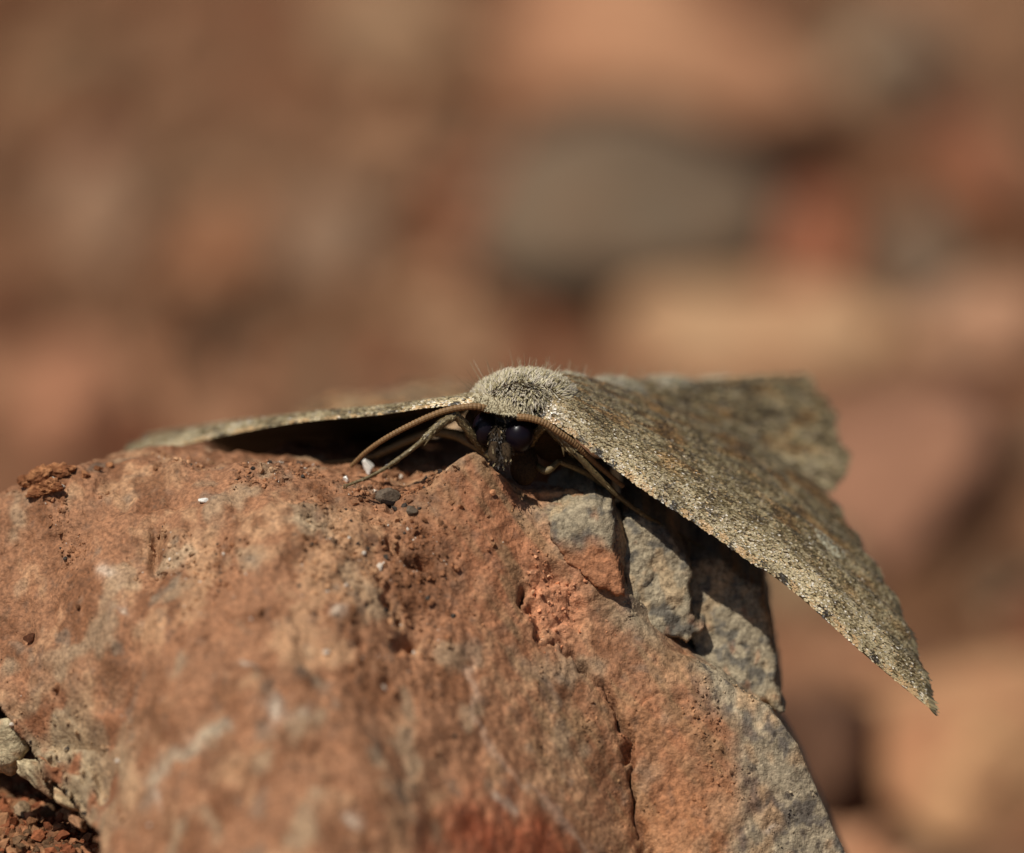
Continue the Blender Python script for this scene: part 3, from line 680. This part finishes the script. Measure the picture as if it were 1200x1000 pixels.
# fur on thorax, collar and abdomen
r = np.random.default_rng(77)
pxv = 600 + bv[:, 0] / PXMM; pyv = 500 - bv[:, 1] / PXMM
collar_y = np.interp(pxv, [550, 566, 590, 625, 660], [474, 478, 485, 490, 502])
furry = (bn[:, 1] > -.15) & (pyv < collar_y + 1) & ~((bv[:, 2] < .2) & (pyv > collar_y - 1))
fi = np.flatnonzero(furry)
def fur_cols(p, k):
    t_ = .5 * noise(p / .5, 5) + .4 * noise(p / .2, 8) + r.normal(0, .4, k)
    patch = np.exp(-(((600 + p[:, 0] / PXMM - 588) / 20) ** 2 + ((500 - p[:, 1] / PXMM - 470) / 13) ** 2))
    t_ = t_ + .3 * patch - .2
    kk_ = np.select([t_ < -.5, t_ < 0.05, t_ < .45, t_ < .85], [0, 6, 1, 2], 3)
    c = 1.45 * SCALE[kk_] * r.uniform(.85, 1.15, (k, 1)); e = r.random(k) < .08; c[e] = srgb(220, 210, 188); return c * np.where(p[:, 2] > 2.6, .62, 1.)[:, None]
k = 22000; s = fi[r.integers(0, len(fi), k)]; p = bv[s] + r.normal(0, .03, (k, 3)); nn = bn[s]
back = np.array([.45, .25, .85]); flow = np.where((bv[s][:, 2] < .1)[:, None], np.array([0, -.7, -.6]) + r.normal(0, .3, (k, 3)), back + r.normal(0, .3, (k, 3)))
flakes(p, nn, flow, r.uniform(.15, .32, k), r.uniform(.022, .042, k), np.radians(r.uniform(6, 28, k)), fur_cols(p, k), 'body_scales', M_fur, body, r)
k = 1000; s = fi[r.integers(0, len(fi), k)]; s = s[(bn[s][:, 1] > .3)]; k = len(s); p = bv[s]; nn = bn[s]
flow = np.array([0.2, .6, .5]) + r.normal(0, .55, (k, 3))
flakes(p, nn, flow, r.uniform(.35, .85, k) * (.6 + .8 * r.random(k) ** 3), np.full(k, .011), np.radians(r.uniform(38, 80, k)), SCALE[r.integers(0, 3, k)] * .9, 'hairs', M_fur, body, r)
# pale fringe along the front of the collar
k = 1600; t_ = r.random(k); xx = 556 + 84 * t_; rise = r.random(k) ** 1.5 * 14; yy = np.interp(xx, [550, 566, 590, 625, 660], [473, 476, 482, 488, 500]) - rise
p = px2xvd(np.stack([xx, yy, np.full(k, -.80) + .35 * np.abs(xx - 596) / 40 + rise * .022], -1)); nn = np.broadcast_to(unit(np.array([0, .6, -.8])), p.shape)
flakes(p, nn, np.array([0, -1, -.25]) + r.normal(0, .3, (k, 3)), r.uniform(.16, .28, k), r.uniform(.028, .05, k), np.radians(r.uniform(0, 22, k)), np.where(r.random((k, 1)) < .75, srgb(196, 182, 150), srgb(128, 110, 78)) * r.uniform(.8, 1.1, (k, 1)), 'collar_fringe', M_fur, body, r)
# face scales, their dark brown deepened to stand for shade under the collar
fa = np.flatnonzero((bv[:, 2] < .1) & (pyv > 488) & (pyv < 548) & (pxv > 565) & (pxv < 612)); k = 900; s = fa[r.integers(0, len(fa), k)]
flakes(bv[s], bn[s], np.array([0, -1, 0]) + r.normal(0, .5, (k, 3)), r.uniform(.1, .2, k), r.uniform(.03, .06, k), np.radians(r.uniform(5, 30, k)), np.where(r.random((k, 1)) < .93, srgb(46, 36, 24), srgb(150, 130, 96)) * r.uniform(.6, 1.2, (k, 1)), 'face_scales', M_fur, body, r)

def tube(pts_, radii, n_=10, rings=None, squash=1.):
    P = spline(px2xvd(np.array(pts_, float)), rings or 40); t_ = np.linspace(0, 1, len(P)); rr = np.interp(t_, np.linspace(0, 1, len(radii)), radii)
    T = unit(np.gradient(P, axis=0)); A = np.cross(T, np.array([.13, .3, .95])); A = unit(A); B = np.cross(T, A)
    an = np.linspace(0, 2 * math.pi, n_, endpoint=False)
    v = P[:, None] + rr[:, None, None] * (np.cos(an)[None, :, None] * A[:, None] + squash * np.sin(an)[None, :, None] * B[:, None])
    v = np.concatenate([v.reshape(-1, 3), P[:1], P[-1:]]); m = len(P)
    f = [[i * n_ + j, i * n_ + (j + 1) % n_, (i + 1) * n_ + (j + 1) % n_, (i + 1) * n_ + j] for i in range(m - 1) for j in range(n_)]
    f += [[m * n_, (j + 1) % n_, j] for j in range(n_)] + [[m * n_ + 1, (m - 1) * n_ + j, (m - 1) * n_ + (j + 1) % n_] for j in range(n_)]
    return cam2w(v[:, 0], v[:, 1], v[:, 2]), f
def sub(o): o['_base'] = list(moth['_base']); return o

# eyes
for (x, y, d, rx, ry) in ((608.5, 510.5, -.25, .50, .61), (569, 503, .15, .45, .60)):
    v, f = ICO[5]; c = px2xvd(np.array((x, y, d)))
    vv = c + v * np.array([rx, ry, .5])
    ey = mesh('eye', cam2w(vv[:, 0], vv[:, 1], vv[:, 2]), f, M_eye, moth)
# palps
for (a, b, c) in (((580, 520, -.6), (578, 534, -.85), (584, 545, -1.0)), ((592, 522, -.7), (594, 536, -1.0), (591, 547, -1.1))):
    v, f = tube([a, b, c], [.16, .19, .06], 10, 14); o = sub(mesh('palp', v, f, M_body, moth))
    k = 160; t_ = r.random(k)[:, None]; p = px2xvd(np.array(a, float)) * (1 - t_) + px2xvd(np.array(c, float)) * t_ + r.normal(0, .09, (k, 3)) + np.array([0, 0, -.1])
    nn = unit(r.normal(size=(k, 3)) + np.array([0, 0, -1.2]))
    flakes(p, nn, np.array([0.05, -1, -.2]) + r.normal(0, .35, (k, 3)), r.uniform(.1, .26, k), r.uniform(.02, .045, k), np.radians(r.uniform(0, 30, k)), np.where(r.random((k, 1)) < .88, srgb(50, 38, 26), srgb(180, 160, 120)) * r.uniform(.7, 1.1, (k, 1)), 'palp_scales', M_fur, o, r)
# antennae: ringed threads
def antenna(pts_, r0, r1, rings):
    P = spline(px2xvd(np.array(pts_, float)), rings * 3); t_ = np.linspace(0, 1, len(P))
    rr = (r0 + (r1 - r0) * t_) * np.where(np.arange(len(P)) % 3 == 0, .86, 1.04)
    T = unit(np.gradient(P, axis=0)); A = unit(np.cross(T, np.array([.1, .2, .97]))); B = np.cross(T, A); n_ = 10
    an = np.linspace(0, 2 * math.pi, n_, endpoint=False)
    v = (P[:, None] + rr[:, None, None] * (np.cos(an)[None, :, None] * A[:, None] + np.sin(an)[None, :, None] * B[:, None])).reshape(-1, 3)
    f = [[i * n_ + j, i * n_ + (j + 1) % n_, (i + 1) * n_ + (j + 1) % n_, (i + 1) * n_ + j] for i in range(len(P) - 1) for j in range(n_)]
    f += [list(range(n_))[::-1], [(len(P) - 1) * n_ + j for j in range(n_)]]
    return mesh('antenna', cam2w(v[:, 0], v[:, 1], v[:, 2]), f, M_antenna, moth, smooth=False)
antenna([(574, 481, -.45), (562, 477, -.7), (545, 477, -.75), (520, 482, -.6), (490, 494, -.3), (455, 512, .2), (430, 529, .9), (412, 546, 1.6)], .125, .075, 46)
antenna([(606, 489, -.75), (620, 490, -.85), (638, 496, -.85), (656, 508, -.7), (674, 521, -.4), (700, 545, .2), (730, 570, .8)], .13, .08, 46)
# legs: femur, tibia, tarsus each a piece of one leg, with spurs
def leg(femur, tibia, tarsus, w=(.17, .15, .085), spur=None):
    legflake = []
    e = link('leg', None, moth); e['_base'] = list(moth['_base']); e.empty_display_size = .001
    for nm, pl, ra in (('femur', femur, [w[0] * .8, w[0], w[0] * .8]), ('tibia', tibia, [w[1] * .8, w[1], w[1] * .95, w[1] * .8]), ('tarsus', tarsus, [w[2], w[2] * .9, w[2] * .7, w[2] * .6])):
        v, f = tube(pl, ra, 10, 24)
        v = v + .012 * np.stack([fbm(v / .2, 1, 7), fbm(v / .2, 1, 8), fbm(v / .2, 1, 9)], -1)
        mesh(nm, v, f, M_leg, e)
        if w[0] in (.17, .18):       # the two forelegs are in focus: clothe them in fine scales
            c0 = (v - ORI); cv = np.stack([c0 @ R_, c0 @ U_, c0 @ F_], -1)[:-2].reshape(24, 10, 3); mid = cv.mean(1, keepdims=True)
            kq = 420; i_, j_ = r.integers(0, 23, kq), r.integers(0, 10, kq); tq = r.random((kq, 1)); pq = cv[i_, j_] * (1 - tq) + cv[i_ + 1, j_] * tq; nq = unit(pq - mid[i_, 0])
            cq = np.array([srgb(150, 132, 92), srgb(116, 98, 64), srgb(80, 66, 42), srgb(176, 158, 120)])[r.integers(0, 4, kq)]
            legflake.append((pq - nq * .008, nq, (mid[i_ + 1, 0] - mid[i_, 0]), cq))
    if legflake:
        pq, nq, dq, cq = [np.concatenate(z) for z in zip(*legflake)]; kq = len(pq)
        flakes(pq, nq, dq + .2 * r.normal(size=dq.shape) * np.linalg.norm(dq, axis=1)[:, None], r.uniform(.08, .16, kq), r.uniform(.03, .05, kq), np.radians(r.uniform(1, 12, kq)), cq, 'leg_scales', M_fur, e, r)
    for s_ in spur or ():
        v, f = tube(s_, [.05, .045, .01], 8, 8); mesh('spur', v, f, M_leg, e)
    # claws
    a, b = np.array(tarsus[-1], float), np.array(tarsus[-2], float); dr = (a - b)[:2] / (np.linalg.norm((a - b)[:2]) + 1e-9)
    for s_ in (-1, 1):
        v, f = tube([tuple(a), (a[0] + dr[0] * 3 - dr[1] * s_ * 2, a[1] + dr[1] * 3 + dr[0] * s_ * 2, a[2]), (a[0] + dr[0] * 4 - dr[1] * s_ * 2, a[1] + dr[1] * 4 + 3, a[2])], [.03, .025, .008], 6, 6); mesh('claw', v, f, M_leg, e)
leg([(566, 528, .4), (552, 508, -.1), (535, 487, -.5)], [(535, 487, -.5), (517, 497, -.65), (497, 515, -.75)], [(497, 515, -.75), (470, 536, -.85), (437, 557, -.8), (407, 569, -.55)], spur=[[(508, 505, -.75), (503, 514, -.8), (497, 523, -.8)]])
leg([(622, 520, .6), (630, 506, .0), (640, 498, -.4)], [(640, 498, -.4), (656, 512, -.4), (673, 530, -.25)], [(673, 530, -.25), (705, 563, .3), (735, 590, .9), (773, 615, 1.6)], w=(.18, .19, .12), spur=[[(658, 518, -.4), (660, 527, -.4), (661, 535, -.35)]])
leg([(628, 545, .9), (640, 552, .4), (655, 541, .6)], [(655, 541, .6), (690, 556, 1.2), (722, 582, 2.0)], [(722, 582, 2.0), (760, 602, 2.6), (800, 628, 3.2), (850, 658, 4.0)], w=(.13, .11, .07))
leg([(585, 540, 1.2), (540, 512, 2.2), (505, 505, 3.0)], [(505, 505, 3.0), (470, 520, 3.4), (440, 534, 3.8)], [(440, 534, 3.8), (410, 540, 4.2), (380, 542, 4.5), (350, 541, 4.6)], w=(.2, .14, .08))
leg([(640, 530, 3.5), (690, 540, 4.5), (740, 545, 5.5)], [(740, 545, 5.5), (790, 575, 6.2), (820, 610, 6.6)], [(820, 610, 6.6), (840, 630, 6.8), (860, 645, 7.2), (880, 662, 7.6)], w=(.2, .14, .08))
leg([(600, 530, 3.5), (560, 512, 5.5), (520, 508, 7.5)], [(520, 508, 7.5), (490, 520, 8.6), (460, 538, 9.6)], [(460, 538, 9.6), (430, 543, 10.2), (405, 546, 10.8), (380, 548, 11.4)], w=(.2, .14, .08))

# ------------------------------------------------------------------ stones lying on the ground behind
def stone(name, px, py, w_px, h_px, depth, c, c2, label, seed, sink=.35, sub_=4, rough=.08):
    """w_px x h_px as seen; rests on the ground where its foot shows"""
    g = on_ground(px, py + h_px * .35)
    s = PXMM * (np.linalg.norm(g - (ORI - DIST * F_)) / DIST)
    v, f = pebble(seed, sub_, 12, .7, rough)
    hz = h_px * s * .5
    v = v * np.array([w_px * s * .5, depth * .5, hz])
    zb = float(ground_h(np.array([g[0]]), np.array([g[1]]))[0])
    base = np.array([g[0], g[1] + depth * .3, zb])
    v = v + base + np.array([0, 0, hz * (1 - sink)])
    c, c2 = [tuple(.82 * a_ + .18 * b_ for a_, b_ in zip(z_, (128, 86, 60))) for z_ in (c, c2)]
    cc = lerp(np.broadcast_to(srgb(*c), v.shape), srgb(*c2), sstep(-.2, .5, fbm(v / (w_px * s * .25), 3, seed)))
    return tag(mesh(name, v, f, M_stone, base=base, col=cc), label, 'stone')
ST = [
 (750, 125, 470, 260, 34, (186, 134, 98), (172, 116, 82), 'big blurred orange-tan stone lying far behind the moth'),
 (738, 295, 330, 190, 26, (104, 90, 72), (118, 96, 74), 'dull grey-green stone standing between the moth and the big orange one'),
 (1050, 90, 150, 190, 22, (170, 146, 118), (148, 118, 92), 'pale grey-tan stone next to the big orange-tan stone'),
 (885, 415, 290, 50, 14, (206, 164, 122), (186, 136, 98), 'long flat cream stone just beyond the speckled hindwing'),
 (955, 305, 125, 110, 12, (178, 104, 72), (160, 92, 62), 'small terracotta stone beside the dull grey-green stone'),
 (1075, 315, 90, 90, 12, (122, 104, 84), (110, 90, 72), 'small dark grey stone beyond the terracotta one'),
 (1165, 425, 150, 130, 16, (190, 144, 112), (170, 116, 86), 'pale pink stone on the soil past the flat cream one'),
 (120, 250, 130, 120, 14, (164, 128, 100), (150, 112, 84), 'round greyish pink stone alone on the brown soil'),
 (455, 62, 230, 110, 18, (168, 132, 98), (150, 112, 80), 'faint tan stone far back over the moth\'s edge-on wing'),
 (245, 315, 130, 80, 12, (164, 108, 72), (150, 98, 66), 'low orange-brown stone near the round greyish pink one'),
 (395, 285, 130, 90, 12, (140, 112, 88), (126, 98, 76), 'low grey-brown stone behind the edge-on wing'),
 (60, 500, 180, 110, 16, (176, 118, 86), (160, 104, 74), 'broad pinkish stone behind the left shoulder of the rock'),
 (70, 100, 150, 120, 16, (150, 112, 80), (138, 100, 70), 'faint brown stone far beyond the round greyish pink one'),
 (1075, 590, 260, 200, 22, (158, 110, 84), (142, 96, 72), 'broad pink-brown stone beyond the drooping wing'),
 (950, 690, 130, 110, 12, (132, 110, 78), (120, 94, 66), 'olive-brown stone showing between drooping wing and grey rock side'),
 (1135, 925, 360, 130, 18, (204, 152, 106), (180, 120, 84), 'flat sandy stone at the foot of the rock past the wing tip'),
 (975, 915, 150, 190, 16, (88, 58, 40), (100, 66, 46), 'dark brown lump in place of the shadow at the grey foot of the rock'),  # dark form added where the ground beside the rock lies in shadow
 (1160, 230, 110, 110, 14, (152, 90, 60), (140, 82, 56), 'reddish stone far back behind the pale grey-tan one'),
 (590, 250, 110, 70, 10, (138, 104, 76), (124, 92, 66), 'small brown stone at the side of the dull grey-green one'),
]
for k, (x, y, a, b, dp, c, c2, lb) in enumerate(ST): stone('stone', x, y, a, b, dp, c, c2, lb, 400 + k * 7, sink=.4 if k < 2 else (.58 if x > 560 else .7))

# gravel and crumbs too many to count, on the ground around and behind
k = 2600; r = np.random.default_rng(55)
gxx = r.uniform(-70, 90, k); gyy = r.uniform(-30, 260, k); keep = ~((np.abs(gxx) < 26) & (gyy > -22) & (gyy < 34)); gxx, gyy = gxx[keep], gyy[keep]; k = len(gxx)
pz = np.stack([gxx, gyy, ground_h(gxx, gyy)], -1); base_c = np.array([srgb(150, 92, 62), srgb(120, 84, 58), srgb(176, 124, 90), srgb(112, 88, 66), srgb(140, 84, 56), srgb(160, 118, 86)])
scatter('gravel', pz, np.broadcast_to(np.array([0, 0, 1.]), pz.shape), .4 + 1.9 * r.random(k) ** 3, base_c[r.integers(0, 6, k)] * r.uniform(.75, 1.2, (k, 1)), M_stone, seed=9, sub=2)
tag(bpy.data.objects['gravel'], 'red and brown gravel strewn over the soil behind the rock', 'gravel')
k = 6000; gxx = MOUND_C[0] + r.normal(0, 5, k); gyy = MOUND_C[1] + r.normal(0, 5, k); pz = np.stack([gxx, gyy, ground_h(gxx, gyy)], -1)
scatter('soil_grains', pz, np.broadcast_to(np.array([0, 0, 1.]), pz.shape), .06 + .22 * r.random(k) ** 3, base_c[r.integers(0, 6, k)] * r.uniform(.7, 1.15, (k, 1)) * np.array([1, .9, .82]), M_crumb, seed=10)
tag(bpy.data.objects['soil_grains'], 'loose red soil grains banked under the broken lower edge of the rock', 'soil')

for o in SC.objects:
    if '_base' in o: del o['_base']
